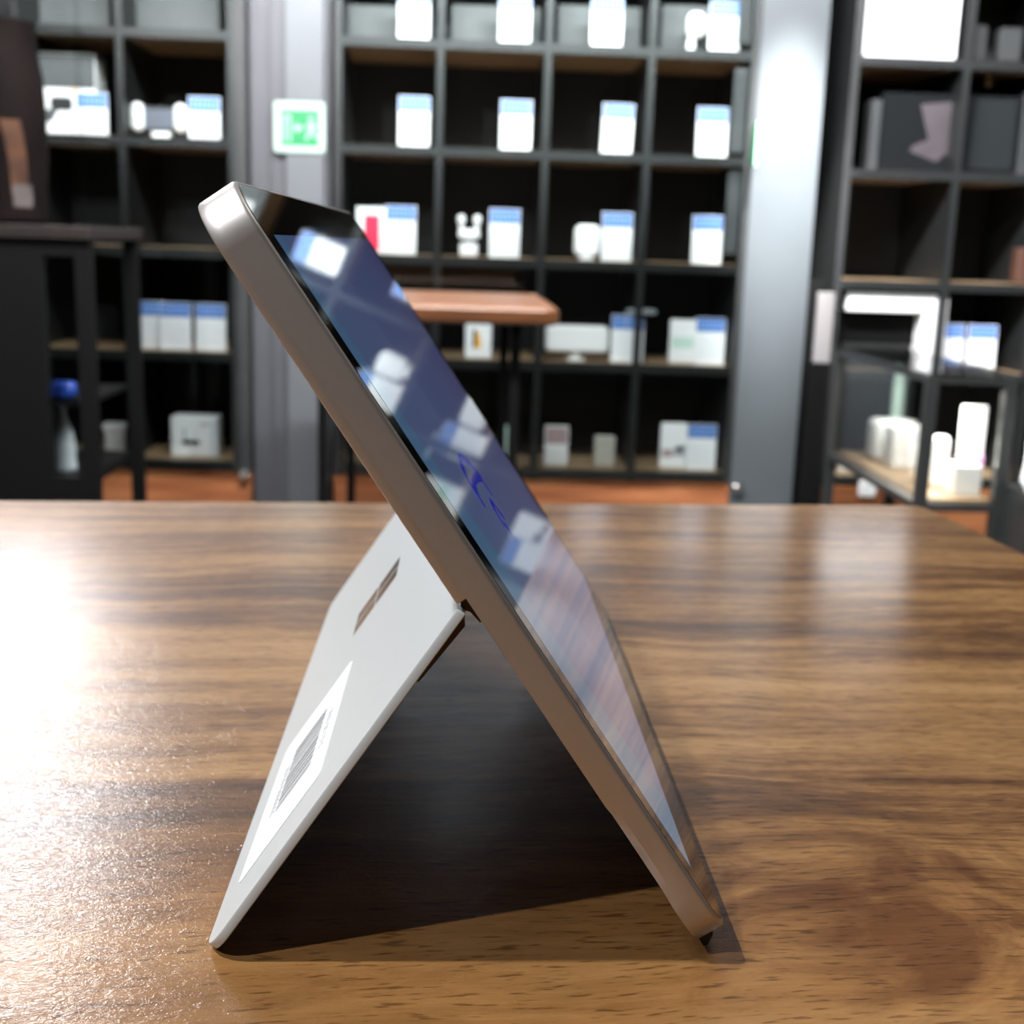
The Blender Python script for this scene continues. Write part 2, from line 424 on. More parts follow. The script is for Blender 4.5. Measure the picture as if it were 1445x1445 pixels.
# figure shown on the display: nested blue arches
def ribbon(mb, pts, w0, material, h=.16):
    P = []
    n = len(pts); fine = []
    for k in range(n - 1):                       # Catmull-Rom through the given points
        p0 = Vector(pts[max(k - 1, 0)]); p1 = Vector(pts[k]); p2 = Vector(pts[k + 1]); p3 = Vector(pts[min(k + 2, n - 1)])
        for q in range(6):
            t_ = q / 6
            fine.append(.5 * ((2 * p1) + (p2 - p0) * t_ + (2 * p0 - 5 * p1 + 4 * p2 - p3) * t_ ** 2 + (3 * p1 - p0 - 3 * p2 + p3) * t_ ** 3))
    fine.append(Vector(pts[-1]))
    n = len(fine); prev = None
    for k, p in enumerate(fine):
        d = fine[min(k + 1, n - 1)] - fine[max(k - 1, 0)]; nr = Vector((-d.y, d.x)); nr.normalize()
        ws = w0 * (.45 + .55 * math.sin(PI * min(1, (k + 2) / (n + 3))))
        a, b = p + nr * ws, p - nr * ws
        if prev: mb.quadface([tp(prev[0].x, prev[0].y, h), tp(prev[1].x, prev[1].y, h), tp(b.x, b.y, h), tp(a.x, a.y, h)], material)
        prev = (a, b)
mb = MB()
ribbon(mb, [(77.7, 101.4), (66.4, 100.0), (61.8, 96.7), (61.6, 93.3), (61.5, 90.3)], 1.6, M["stroke"])
ribbon(mb, [(77.7, 101.4), (85.2, 98.6), (91.7, 95.4), (96.6, 90.6)], 1.6, M["stroke"])
ribbon(mb, [(71.8, 95.2), (62.9, 94.4), (61.2, 92.6), (60.2, 90.6)], 1.6, M["stroke"])
ribbon(mb, [(71.8, 95.2), (89.7, 92.6), (92.3, 89.4), (93.0, 85.4)], 1.6, M["stroke"])
ribbon(mb, [(82.2, 87.4), (77.3, 85.7), (76.0, 83.5), (74.5, 81.1)], 1.6, M["stroke"])
ribbon(mb, [(82.2, 87.4), (83.5, 85.4), (84.3, 83.0), (87.0, 80.3)], 1.6, M["stroke"])
ribbon(mb, [(78.2, 81.4), (79.6, 78.6), (79.9, 75.3)], 1.6, M["stroke"])
fg = mb.build('screen_figure', gl); fg['label'] = 'blue arched strokes on the display'

# kickstand: thin plate with rounded lower corners
KT = 1.9
def ko(i, o):
    r = 7.5; L_ = []
    def arc(cu, cs, r_, a0):
        for q in range(9):
            th = math.radians(a0 + 90 * q / 8); L_.append(kp(cu + max(r_ - i, .01) * math.cos(th), cs + max(r_ - i, .01) * math.sin(th), o))
    arc(W_ - r, KL - r, r, 0); arc(r, KL - r, r, 90); arc(.3, .3 + .3, .3, 180); arc(W_ - .3, .3 + .3, .3, 270)
    return L_
mb = MB()
mb.loft([ko(.25, -KT), ko(0, -KT + .2), ko(.08, -.35), ko(.3, 0)], M['kick'])
ks = mb.build('kickstand', tab, smooth=True); ks['label'] = 'hinged silver kickstand plate'
# four-square emblem
mb = MB()
for a, b in ((115.9, 30.9), (127.6, 30.9), (115.9, 42.0), (127.6, 42.0)):
    s_ = 10.6
    mb.quadface([kp(a, b, .03), kp(a + s_, b, .03), kp(a + s_, b + s_, .03), kp(a, b + s_, .03)], M['mirror'])
em = mb.build('emblem', ks); em['label'] = 'mirror metal emblem of four squares'
# price label with barcode
mb = MB()
def rl(u0, u1, s0, s1, r, h):
    o = []
    for cu, cs, a0 in ((u1 - r, s1 - r, 0), (u0 + r, s1 - r, 90), (u0 + r, s0 + r, 180), (u1 - r, s0 + r, 270)):
        for q in range(6):
            th = math.radians(a0 + 18 * q); o.append((cu + r * math.cos(th), cs + r * math.sin(th), h))
    return o
LU, LS = 50.0, 64.0                       # middle of the label; it sits slightly turned
def lt(u, s_):
    a = math.radians(-1.2); du, ds = u - LU, s_ - LS
    return LU + du * math.cos(a) - ds * math.sin(a), LS + du * math.sin(a) + ds * math.cos(a)
def lq(l): return [kp(*lt(u, s_), h) for u, s_, h in l]
mb.loft([lq(rl(16.5, 85.0, 48.4, 79.6, 2.2, .0)), lq(rl(16.5, 85.0, 48.4, 79.6, 2.2, .13))], M['label'])
rnd = random.Random(3); x = 35.0
while x < 67.5:
    wd = rnd.choice((.45, .6, .9, 1.3)); 
    mb.quadface([kp(*lt(x, 56.6), .16), kp(*lt(x + wd, 56.6), .16), kp(*lt(x + wd, 70.4), .16), kp(*lt(x, 70.4), .16)], M['barink'])
    x += wd + rnd.choice((.6, .8, 1.1, 1.5))
x = 39.0
for row_s, xa, xb in ((72.4, 37, 63), (53.2, 39, 60)):
    x = xa
    while x < xb:
        k = rnd.randint(0, 3); a, b = x, x + .95; s0, s1 = row_s - .9, row_s + .9
        def dash(a, b, s0, s1): mb.quadface([kp(*lt(a, s0), .16), kp(*lt(b, s0), .16), kp(*lt(b, s1), .16), kp(*lt(a, s1), .16)], M['barink'])
        dash(a, b, s0, s0 + .3)
        if k != 1: dash(a, b, s1 - .3, s1)
        dash(a if k < 2 else b - .3, (a + .3) if k < 2 else b, s0 + .3, s1 - .3)
        x += 2.0 if rnd.random() > .2 else 3.4
pl = mb.build('price_label', ks); pl['label'] = 'white barcode sticker on the kickstand'
# hinges behind the kickstand joint
def hinge(u0, u1):
    mb = MB()
    def bar(pts, material): mb.loft([[tp(u0, v, w) for v, w in pts], [tp(u1, v, w) for v, w in pts]], material)
    bar([(HV + .5, -6.25), (HV + .5, -7.6), (HV - 1.2, -8.6), (HV - 2.6, -7.4), (HV - 5.4, -7.0), (HV - 5.4, -6.25)], M['hinge'])
    o2 = mb.build('hinge', tab); o2['label'] = 'dark metal hinge'
    mb = MB()
    mb.loft([[kp(u0, s_, o_) for s_, o_ in ((1.5, -KT - .02), (3.0, -KT - 1.7), (6.5, -KT - 1.5), (17.0, -KT - .9), (18.0, -KT - .02))],
             [kp(u1, s_, o_) for s_, o_ in ((1.5, -KT - .02), (3.0, -KT - 1.7), (6.5, -KT - 1.5), (17.0, -KT - .9), (18.0, -KT - .02))]], M['hinge'])
    mb.build('hinge_bracket', o2)
hinge(3, 24); hinge(W_ - 24, W_ - 3)
# black strip filling the gap between the bottom edge and the table
mb = MB().loft([[tp(u, v + dv * k, w) for v, w, k in ((1.6, -2.6, 1), (1.6, -6.0, 1), (-1.5, -6.1, .6), (-1.7, -5.2, .6), (-.5, -3.2, .8))] for u, dv in ((5.2, 1.6), (6.2, .8), (8, .1), (10, 0), (W_ - 10, 0), (W_ - 8, .1), (W_ - 6.2, .8), (W_ - 5.2, 1.6))], M['gapstrip'])
mb.build('bottom_strip', tab)

# ------------------------------------------------------------------ cabinets along the back wall
def knob(px, py, parent, Y=YF):
    c_ = at(px, py, Y); mb = MB()
    n = 16; r = .016
    mb.loft([[(c_.x + rr_ * math.cos(2 * PI * i / n), y, c_.z + rr_ * math.sin(2 * PI * i / n)) for i in range(n)]
             for rr_, y in ((r * .5, Y + .001), (r * .5, Y - .012), (r, Y - .014), (r, Y - .022), (r * .7, Y - .027))], M['chrome'])
    mb.build('knob', parent, smooth=True)

def cabinet(label, x0, x1, cols, zlist, zbot, ztop, depth, wide_l=.025, wide_r=.025, glass=None, plinth_top=SH[5] - .008, y=YF):
    r = thing('display_cabinet', ((x0 + x1) / 2, y + depth / 2, 0), label, 'cabinet')
    MB().box(x0, x1, y + depth - .012, y + depth, zbot, ztop, M['back']).build('back_panel', r)
    for xx, wd in [(x0, wide_l), (x1 - wide_r, wide_r)]:
        MB().box(xx, xx + wd, y, y + depth - .013, zbot, ztop, M['steel']).build('side_panel', r)
    for cx in cols:
        MB().box(cx - .010, cx + .010, y, y + .024, zbot, ztop, M['steel2']).build('upright', r)
        MB().box(cx - .004, cx + .004, y + .025, y + depth - .013, zbot, ztop, M['steel']).build('divider', r)
    for z in zlist:
        sb = MB().box(x0 + wide_l + .0005, x1 - wide_r - .0005, y + .026, y + depth - .0135, z - .018, z, M['shelfwood']).build('shelf', r)
        MB().box(x0 + wide_l + .0005, x1 - wide_r - .0005, y + .001, y + .0255, z - .026, z - .001, M['steel2']).build('shelf_rail', sb)
    MB().box(x0, x1, y + .004, y + depth, 0, zbot - .0005, M['plinth']).build('plinth', r)
    if glass:
        for gx0, gx1, gy in glass:
            MB().box(gx0, gx1, y - gy - .005, y - gy, zbot + .01, ztop - .02, M['glass']).build('glass_door', r)
    return r

ZB = SH[5] - .03
cen = cabinet('wide black open-grid display cabinet between the two grey pillars', -.418, .7545, [-.127, .170, .457], SH[0:6], ZB, ZT + 1.27, .42, .022, .02,
              glass=[(-.41, .09, .006), (.085, .74, .014)])
# ribbed grey strip inside the right side
for z0, z1 in ((SH[2] + .012, SH[1] - .045), (SH[3] + .03, SH[2] - .035), (SH[1] + .02, SH[0] - .05)):
    mb = MB().box(.697, .7335, YF + .028, YF + .034, z0, z1, M['midgrey'])
    z = z0 + .004
    while z < z1 - .004:
        mb.box(.699, .7315, YF + .0215, YF + .0285, z, z + .004, M['midgrey']); z += .0085
    mb.build('ribbed_strip', cen)
knob(458, 672, cen); knob(1040, 687, cen)
lef = cabinet('dark glass-fronted cabinet left of the pillar with the exit sign', -1.285, -.66, [-1.0], SH[1:6] + [SH[0]], ZB, ZT + 1.0, .42, .02, .05,
              glass=[(-1.28, -1.10, .006), (-1.11, -.69, .014)])
# left cabinet: shelves sit where its own rails show
knob(345, 668, lef)
rig = cabinet('black metal display cabinet at the right edge with a large white box', 1.018, 2.2, [1.345, 1.62, 1.95], [SH[0], SH[1], SH[2] - .02, SH[3] - .03, SH[4], SH[5]], ZB, ZT + 1.27, .44, .022, .02)
# its left side: open steel rails over a black lower panel beside the pillar
MB().box(.946, 1.016, YF + .03, YF + .05, 0, ZT + .07, M['black']).build('filler_panel', rig)
knob(1143, 687, rig, YF + .03)

# ------------------------------------------------------------------ price cards
def card_mesh():
    mb = MB(); w, h = .0875, .136
    mb.box(-w / 2, w / 2, 0, .003, 0, h, M['white'])
    mb.box(-w / 2 + .002, w / 2 - .002, -.0006, .0, h * .70, h - .002, M['blue'])
    for k in range(6):
        x_ = -w / 2 + .010 + k * .0125
        mb.box(x_, x_ + .007, -.0010, -.0006, h * .76, h * .92, M['blueink'])
    for k in range(6):
        z = h * (.12 + .085 * k)
        mb.box(-w / 2 + .009, w / 2 - .012 - .006 * (k % 3), -.0006, 0, z, z + .0035, M['greyink'])
    mb.box(-w / 2 + .008, w / 2 - .008, .003, .05, 0, .002, M['white'])
    return mb.build('price_card', origin=Vector((0, 0, 0)))
cards = []
def card(pxm, shelf, label, group, Y=3.43, tilt=0, sx=1.0):
    if not cards: o = card_mesh()
    else: o = cards[0].copy(); COL.objects.link(o)
    cards.append(o)
    zs = shelf
    # pixel row of the shelf top at this depth: take the x of the photo there
    lo, hi = 0.0, 800.0
    for _ in range(30):
        mid_ = (lo + hi) / 2
        if at(pxm, mid_, Y).z > zs: lo = mid_
        else: hi = mid_
    p = at(pxm, lo, Y)
    o.location = (p.x, Y, zs + .0005); o.rotation_euler = (math.radians(-2), math.radians(tilt), 0); o.scale = (sx, 1, 1)
    return tag(o, label, 'price card', group)
G1 = 'price cards in the middle cabinet'; GL = 'price cards in the left cabinet'; GR = 'price cards in the right cabinet'
cz = [('topmost shelf', SH[1], (584, 726, 855, 1021)), ('shelf level with the exit sign', SH[2], (584, 727, 869, 1003))]
names = ['first from the left', 'second from the left', 'third from the left', 'rightmost']
for sname, z, xs in cz:
    for nm, x_ in zip(names, xs):
        card(x_, z, 'price card on the middle cabinet\'s ' + sname + ', ' + nm, G1, tilt=(1.5 if x_ == 869 else 0))
card(565, SH[3], 'blue-topped white price card right of the red and white phone box', G1)
card(711, SH[3], 'blue-topped white price card right of the white earphone stand', G1)
card(869, SH[3], 'blue-topped white price card right of the rounded white earbud case', G1)
card(996, SH[3], 'blue-topped white price card alone in its cell above the pale green phone', G1)
card(874, SH[4], 'blue-topped white price card just right of the wide white speaker', G1, sx=.62, Y=3.44)
card(894, SH[4], 'blue-topped white price card half a step right of its twin near the speaker', G1, sx=.62, Y=3.425)
card(1000, SH[4], 'blue-topped white price card right of the pale green phone', G1)
card(988, SH[5], 'dim blue-topped price card on the lowest shelf of the middle cabinet', G1)
card(131, SH[2] - .022, 'overexposed blue-topped price card in front of the goggles box', GL, Y=3.43)
card(289, SH[2] - .022, 'blue-topped white price card right of the handheld game controller', GL)
card(214, SH[4] - .002, 'blue-topped white price card, left of the three on the pale wooden shelf', GL, Y=3.47)
card(249, SH[4] - .002, 'blue-topped white price card, middle of the three on the pale wooden shelf', GL, Y=3.44)
card(298, SH[4] - .002, 'blue-topped white price card, right of the three on the pale wooden shelf', GL, Y=3.44)
card(1336, SH[4], 'blue-topped price card beside the white arch frame behind the glass case', GR, Y=3.47)
card(1382, SH[4], 'blue-topped price card farther right behind the glass case', GR, Y=3.47)

# ------------------------------------------------------------------ goods on the shelves
def onshelf(px0, px1, pytop, shelf, Y):
    """x range and height of an item standing on a shelf at depth Y"""
    lo, hi = -200.0, 900.0
    for _ in range(34):
        m_ = (lo + hi) / 2
        if at((px0 + px1) / 2, m_, Y).z > shelf: lo = m_
        else: hi = m_
    a = at(px0, lo, Y); b = at(px1, lo, Y); tp_ = at((px0 + px1) / 2, pytop, Y)
    return a.x, b.x, shelf + .0005, tp_.z

# middle cabinet: grey blocks added in place of the lit back panel, top visible shelf
for (a, b), nm in zip(((485, 612), (630, 765), (780, 905), (925, 1050)), ('left', 'second', 'third', 'right')):
    x0, x1, z0, z1 = onshelf(a, b, 8, SH[1], 3.56)
    r = MB().box(x0 + .012, x1 - .006, 3.56, 3.70, z0, z1, M['midgrey'], .004).build('box_shape')
    tag(r, 'added low grey block for the lit back panel, %s cell of the top shelf' % nm, 'box_shape', 'grey blocks for the lit back panel')
# white gadget and ring beside the right top card
x0, x1, z0, z1 = onshelf(960, 996, 16, SH[1], 3.44)
xm = (x0 + x1) / 2
g = thing('white_gadget', (xm, 3.46, z0), 'small rounded white gadget left of the topmost right price card, middle cabinet', 'gadget')
MB().lathe(xm - .004, 3.46, [(.018, z0), (.02, z0 + .006), (.012, z0 + .012), (.010, z0 + .04)], M['whitep']).build('foot', g, smooth=True)
MB().box(xm - .018, xm + .032, 3.44, 3.48, z0 + .041, z1, M['whitep'], .018).build('body', g, smooth=True)
# red and white phone box
x0, x1, z0, z1 = onshelf(503, 544, 292, SH[3], 3.43)
g = thing('phone_box', ((x0 + x1) / 2, 3.45, z0), 'white phone box with a bright red front, partly behind the tablet', 'box')
MB().box(x0, x1, 3.43, 3.475, z0, z1, M['white'], .003).build('box_shape', g)
MB().box(x0 + .022, x1 - .018, 3.4285, 3.4305, z0 + .008, z1 - .022, M['red'], .003).build('printed_front', g)
# earphone stand
x0, x1, z0, z1 = onshelf(645, 677, 303, SH[3], 3.45)
xm = (x0 + x1) / 2; hh = z1 - z0
g = thing('earphones', (xm, 3.47, z0), 'white earphones on a small stand, left of a price card in the second cell', 'earphones')
MB().box(xm - .026, xm + .026, 3.45, 3.49, z0, z0 + hh * .32, M['whitep'], .006).build('stand', g, smooth=True)
mb = MB().tube([(xm, 3.47, z0 + hh * .32), (xm, 3.47, z0 + hh * .42)], .010, M['grey'])
mb.build('stem', g, smooth=True)
MB().box(xm - .031, xm + .031, 3.455, 3.485, z0 + hh * .42, z0 + hh * .66, M['whitep'], .010).build('cradle', g, smooth=True)
for sx_ in (-1, 1):
    mb = MB().lathe(xm + sx_ * .023, 3.47, [(.006, z0 + hh * .66), (.007, z0 + hh * .78), (.012, z0 + hh * .84), (.013, z0 + hh * .92), (.006, z1)], M['whitep'], 14)
    mb.build('earbud', g, smooth=True)
# white earbud case
x0, x1, z0, z1 = onshelf(810, 846, 317, SH[3], 3.44); xm = (x0 + x1) / 2
g = thing('earbud_case', (xm, 3.46, z0), 'rounded white earbud case standing left of a price card in the third cell', 'earbud case')
MB().box(x0, x1, 3.44, 3.475, z0 + .0105, z1, M['whitep'], .020).build('case', g, smooth=True)
MB().lathe(xm, 3.457, [(.026, z0), (.027, z0 + .003), (.016, z0 + .007), (.014, z0 + .0100)], M['whitep']).build('stand', g, smooth=True)
# phone box with picture
x0, x1, z0, z1 = onshelf(656, 693, 451, SH[4], 3.43)
g = thing('phone_box', ((x0 + x1) / 2, 3.45, z0), 'slim white phone box with a black and orange picture under the bar table', 'box')
MB().box(x0, x1, 3.43, 3.475, z0, z1, M['white'], .003).build('box_shape', g)
mb = MB().box(x0 + .022, x0 + .030, 3.4288, 3.4305, z0 + .03, z1 - .028, M['black']).box(x0 + .030, x0 + .046, 3.4288, 3.4305, z0 + .03, z0 + .055, M['orange']).box(x0 + .030, x0 + .042, 3.4288, 3.4305, z0 + .055, z0 + .075, M['orange'])
mb.build('picture', g)
# wide white speaker on a round foot
x0, x1, z0, z1 = onshelf(768, 858, 460, SH[4], 3.43); xm = (x0 + x1) / 2
g = thing('speaker', (xm, 3.46, z0), 'wide rounded white speaker on a small foot, middle cabinet', 'speaker')
MB().lathe(xm, 3.46, [(.03, z0), (.03, z0 + .005), (.012, z0 + .009), (.012, z0 + .0225)], M['whitep']).build('foot', g, smooth=True)
MB().box(x0, x1, 3.43, 3.49, z0 + .023, z1, M['whitep'], .016).build('body', g, smooth=True)
# pale green phone and white phone
def phone(px0, px1, py, shelf, label, screen, Y=3.44):
    x0, x1, z0, z1 = onshelf(px0, px1, py, shelf, Y)
    g = thing('phone', ((x0 + x1) / 2, Y, z0), label, 'phone', 'phones on the shelves')
    MB().box(x0, x1, Y, Y + .009, z0, z1, M['whitep'], .007).build('body', g, smooth=True)
    mb = MB(); hh = z1 - z0; w_ = x1 - x0
    for (fa, fb, ga, gb, m_) in screen:
        mb.box(x0 + w_ * fa, x0 + w_ * fb, Y - .0012, Y + .0003, z0 + hh * ga, z0 + hh * gb, M[m_])
    mb.build('screen', g)
    MB().box((x0 + x1) / 2 - .02, (x0 + x1) / 2 + .02, Y + .0095, Y + .05, z0, z0 + .02, M['whitep'], .004).build('holder', g)
phone(943, 980, 451, SH[4], 'white phone with a pale green screen standing above the lowest shelf', [(.08, .92, .05, .35, 'white'), (.08, .92, .35, .6, 'palegreen'), (.08, .92, .6, .95, 'white')])
phone(930, 967, 597, SH[5], 'white phone with a dark green and purple screen on the lowest shelf', [(.08, .92, .42, .95, 'white'), (.55, .92, .28, .5, 'grey'), (.08, .5, .25, .42, 'rose'), (.08, .92, .04, .25, 'white')])
phone(767, 801, 601, SH[5], 'rose-edged phone, dark above and white below, on the lowest shelf', [(.06, .94, .55, .97, 'rose'), (.06, .94, .05, .55, 'white')])
x0, x1, z0, z1 = onshelf(838, 867, 616, SH[5], 3.45)
tag(MB().box(x0, x1, 3.45, 3.48, z0, z1, M['beige'], .006).build('gadget_box'), 'small grey-beige gadget box between two phones on the lowest shelf', 'box')
x0, x1, z0, z1 = onshelf(704, 723, 602, SH[5], 3.46)
tag(MB().box(x0, x1, 3.46, 3.49, z0, z1, M['palegreen'], .005).build('gadget_box'), 'narrow pale green box behind the tablet on the lowest shelf', 'box')
x0, x1, z0, z1 = onshelf(1008, 1026, 622, SH[5], 3.5); xm = (x0 + x1) / 2
tag(MB().lathe(xm, 3.5, [(.012, z0), (.018, z0 + .006), (.018, z1 - .006), (.012, z1)], M['grey']).build('speaker', smooth=True), 'tiny round grey speaker in the lowest right corner of the middle cabinet', 'speaker')
# round grey puck on a stem
c_ = at(905, 440, 3.45); zs = SH[4] + .0005
g = thing('puck_stand', (c_.x, 3.45, zs), 'flat round grey puck on a thin black stem over the lower shelf', 'stand')
MB().lathe(c_.x, 3.45, [(.035, c_.z - .006), (.046, c_.z - .003), (.046, c_.z + .004), (.035, c_.z + .008)], M['grey']).build('puck', g, smooth=True)
MB().lathe(c_.x, 3.45, [(.025, zs), (.025, zs + .004), (.004, zs + .006), (.004, c_.z - .0065)], M['steel']).build('stem', g, smooth=True)

# left cabinet goods
ls = SH[2] - .022
x0, x1, z0, z1 = onshelf(27, 138, 75, ls, 3.47)
g = thing('goggles_box', ((x0 + x1) / 2, 3.5, z0), 'large white box picturing black and white goggles in the left cabinet', 'box')
MB().box(x0, x1, 3.47, 3.58, z0, z1, M['white'], .004).build('box_shape', g)
hh = z1 - z0; w_ = x1 - x0
mb = MB().box(x0 + w_ * .20, x1 - .002, 3.4685, 3.4705, z0 + hh * .62, z1 - .004, M['midgrey'])
mb.box(x0 + w_ * .08, x0 + w_ * .36, 3.4675, 3.4705, z0 + hh * .37, z0 + hh * .52, M['steel'], .012).box(x0 + w_ * .42, x0 + w_ * .70, 3.4675, 3.4705, z0 + hh * .37, z0 + hh * .52, M['steel'], .012)
mb.prism([(x0 + w_ * .28, z0 + hh * .38), (x0 + w_ * .37, z0 + hh * .24), (x0 + w_ * .43, z0 + hh * .24), (x0 + w_ * .52, z0 + hh * .38)], 3.4678, 3.4705, M['midgrey'])
mb.box(x0 + w_ * .02, x0 + w_ * .86, 3.4688, 3.4705, z0 + hh * .01, z0 + hh * .09, M['midgrey']).box(x0 + .001, x0 + w_ * .07, 3.468, 3.4705, z0 + hh * .02, z0 + hh * .06, M['rose']).box(x0 + w_ * .70, x0 + w_ * .76, 3.468, 3.4705, z0 + hh * .56, z0 + hh * .61, M['orange'])
mb.build('picture', g)
x0, x1, z0, z1 = onshelf(185, 264, 145, ls, 3.45); hh = z1 - z0; xm = (x0 + x1) / 2
g = thing('game_controller', (xm, 3.47, z0), 'white handheld controller with a grey screen held on a stand', 'controller')
MB().box(xm - .022, xm + .030, 3.455, 3.495, z0, z0 + hh * .34, M['whitep'], .006).build('stand', g, smooth=True)
MB().box(x0 + .026, x1 - .026, 3.458, 3.474, z0 + hh * .345, z0 + hh * .92, M['slate'], .004).build('body', g, smooth=True)
MB().box(x0 + .034, x1 - .034, 3.4565, 3.4585, z0 + hh * .42, z0 + hh * .86, M['slatescreen'], .003).build('screen', g)
for a in (x0, x1 - .036):
    hb = MB().box(a, a + .036, 3.448, 3.482, z0 + hh * .345, z1, M['whitep'], .017).build('grip', g, smooth=True)
    mb = MB()
    for zz in (.52, .78):
        mb.box(a + .011, a + .025, 3.4465, 3.449, z0 + hh * zz, z0 + hh * zz + .014, M['grey'], .006)
    mb.build('thumbstick', hb)
x0, x1, z0, z1 = onshelf(146, 179, 598, SH[5], 3.47); hh = z1 - z0
g = thing('power_adapter', ((x0 + x1) / 2, 3.49, z0), 'small white adapter on the lowest shelf of the left cabinet', 'adapter')
MB().box(x0 + .004, x1 - .004, 3.47, 3.51, z0, z0 + hh * .74, M['whitep'], .006).build('body', g, smooth=True)
MB().box(x0, x1, 3.468, 3.512, z0 + hh * .745, z1, M['whitep'], .004).build('cap', g, smooth=True)
x0, x1, z0, z1 = onshelf(242, 307, 589, SH[5], 3.45); hh = z1 - z0; w_ = x1 - x0
g = thing('gadget_box', ((x0 + x1) / 2, 3.47, z0), 'white box picturing a small black device, lowest shelf of the left cabinet', 'box')
MB().box(x0, x1, 3.45, 3.53, z0, z1, M['white'], .003).build('box_shape', g)
mb = MB().box(x0 + w_ * .24, x0 + w_ * .62, 3.4485, 3.4505, z0 + hh * .30, z0 + hh * .42, M['steel'], .006).box(x0 + w_ * .27, x0 + w_ * .31, 3.4485, 3.4505, z0 + hh * .42, z0 + hh * .72, M['grey'])
mb.box(x0 + w_ * .66, x0 + w_ * .82, 3.4488, 3.4505, z0 + hh * .80, z0 + hh * .86, M['rose']).box(x0 + w_ * .86, x1 - .001, 3.4488, 3.4505, z0 + .004, z1 - .004, M['greyink'])
mb.build('picture', g)
for (a, b), nm in zip(((40, 155), (180, 310)), ('left', 'right')):  # grey blocks added to stand in for the lit back of this row
    x0, x1, z0, z1 = onshelf(a, b, -30, SH[1] - .001, 3.56)
    tag(MB().box(x0, x1, 3.56, 3.72, z0, z1, M['midgrey'], .004).build('box_shape'), 'added grey block for the lit top row of the left cabinet, %s half' % nm, 'box_shape', 'grey blocks for the lit top row')

# right cabinet goods
x0, x1, z0, z1 = onshelf(1219, 1350, -18, SH[1], 3.40)
tag(MB().box(x0, x1, 3.41, 3.55, z0, z1, M['white'], .003).build('product_box'), 'large plain white box at the top of the right cabinet', 'box')
for (a, b, ty), lb in (((1371, 1391, 34), 'slim grey speaker right of the large white box'), ((1407, 1440, 38), 'broad grey speaker at the upper right corner')):
    x0, x1, z0, z1 = onshelf(a, b, ty, SH[1], 3.5)
    g = thing('speaker', ((x0 + x1) / 2, 3.52, z0), lb, 'speaker')
    MB().box(x0, x1, 3.5, 3.55, z0 + .014, z1, M['slate'], .012).build('body', g, smooth=True)
    MB().box(x0 + .004, x1 - .004, 3.505, 3.545, z0, z0 + .0135, M['steel'], .004).build('foot', g)
rs = SH[2] - .02
x0, x1, z0, z1 = onshelf(1238, 1430, 133, rs, 3.46); hh = z1 - z0; w_ = x1 - x0
g = thing('laptop_box', ((x0 + x1) / 2, 3.5, z0), 'large black box with a dusky pink angular picture, right cabinet', 'box')
MB().box(x0, x1, 3.46, 3.53, z0, z1, mat('black_print', (.007, .008, .009), .8, spec=.08), .003).build('box_shape', g)
mb = MB()
px_ = lambda a, b: (x0 + w_ * a, z0 + hh * b)
mb.prism([px_(.27, .86), px_(.60, .93), px_(.60, .60), px_(.56, .34), px_(.42, .14), px_(.22, .26), px_(.24, .34), px_(.35, .42)], 3.4585, 3.4605, M['dusk'])
mb.prism([px_(.68, .95), px_(.97, .95), px_(.97, .08), px_(.66, .08)], 3.4590, 3.4605, mat('slate_print', (.014, .017, .018), .8, spec=.08))
mb.build('picture', g)
x0, x1, z0, z1 = onshelf(1222, 1237, 140, rs, 3.46)
tag(MB().box(x0, x1, 3.46, 3.52, z0, z1, M['slate'], .003).build('slim_box'), 'slim grey box standing left of the large black box', 'box')
x0, x1, z0, z1 = onshelf(1434, 1462, 128, rs, 3.46)
tag(MB().box(x0, x1, 3.46, 3.52, z0, z1, M['slate'], .003).build('slim_box'), 'grey box cut by the right edge beside the large black box', 'box')
c_ = at(1393, 117, 3.5)
g = thing('puck_light', (c_.x, 3.5, SH[1] - .0185), 'small round brass light under the shelf of the right cabinet', 'light')
MB().lathe(c_.x, 3.5, [(.006, SH[1] - .0185), (.006, c_.z + .010)], M['brass'], 16).build('stem', g, smooth=True)
MB().lathe(c_.x, 3.5, [(.013, c_.z + .0095), (.015, c_.z + .003), (.012, c_.z - .012)], M['brass'], 20).build('head', g, smooth=True)
x0, x1, z0, z1 = onshelf(1433, 1470, 350, SH[3] - .03, 3.45)
tag(MB().box(x0, x1, 3.45, 3.5, z0, z1, mat('brown_leather', (.07, .028, .016), .6), .01).build('leather_case'), 'small brown case at the right edge below the black box', 'case')
# white arch-shaped frame round a black panel
x0, x1, z0, z1 = onshelf(1184, 1325, 413, SH[4], 3.43); hh = z1 - z0
g = thing('white_arch', ((x0 + x1) / 2, 3.48, z0), 'white arch-shaped frame round a black panel behind the glass case', 'frame')
mb = MB().box(x1 - .072, x1, 3.4065, 3.52, z0, z1, M['whitep'], .004)
mb.box(x0, x1 - .0722, 3.4065, 3.52, z1 - .055, z1, M['whitep'], .004)
mb.build('arch', g)
MB().box(x0 + .002, x1 - .073, 3.47, 3.50, z0 + hh * .33, z1 - .0555, M['black']).build('panel', g)
MB().box(x0 + .01, x1 - .09, 3.46, 3.52, z0, z0 + hh * .325, M['steel']).build('panel_foot', g)
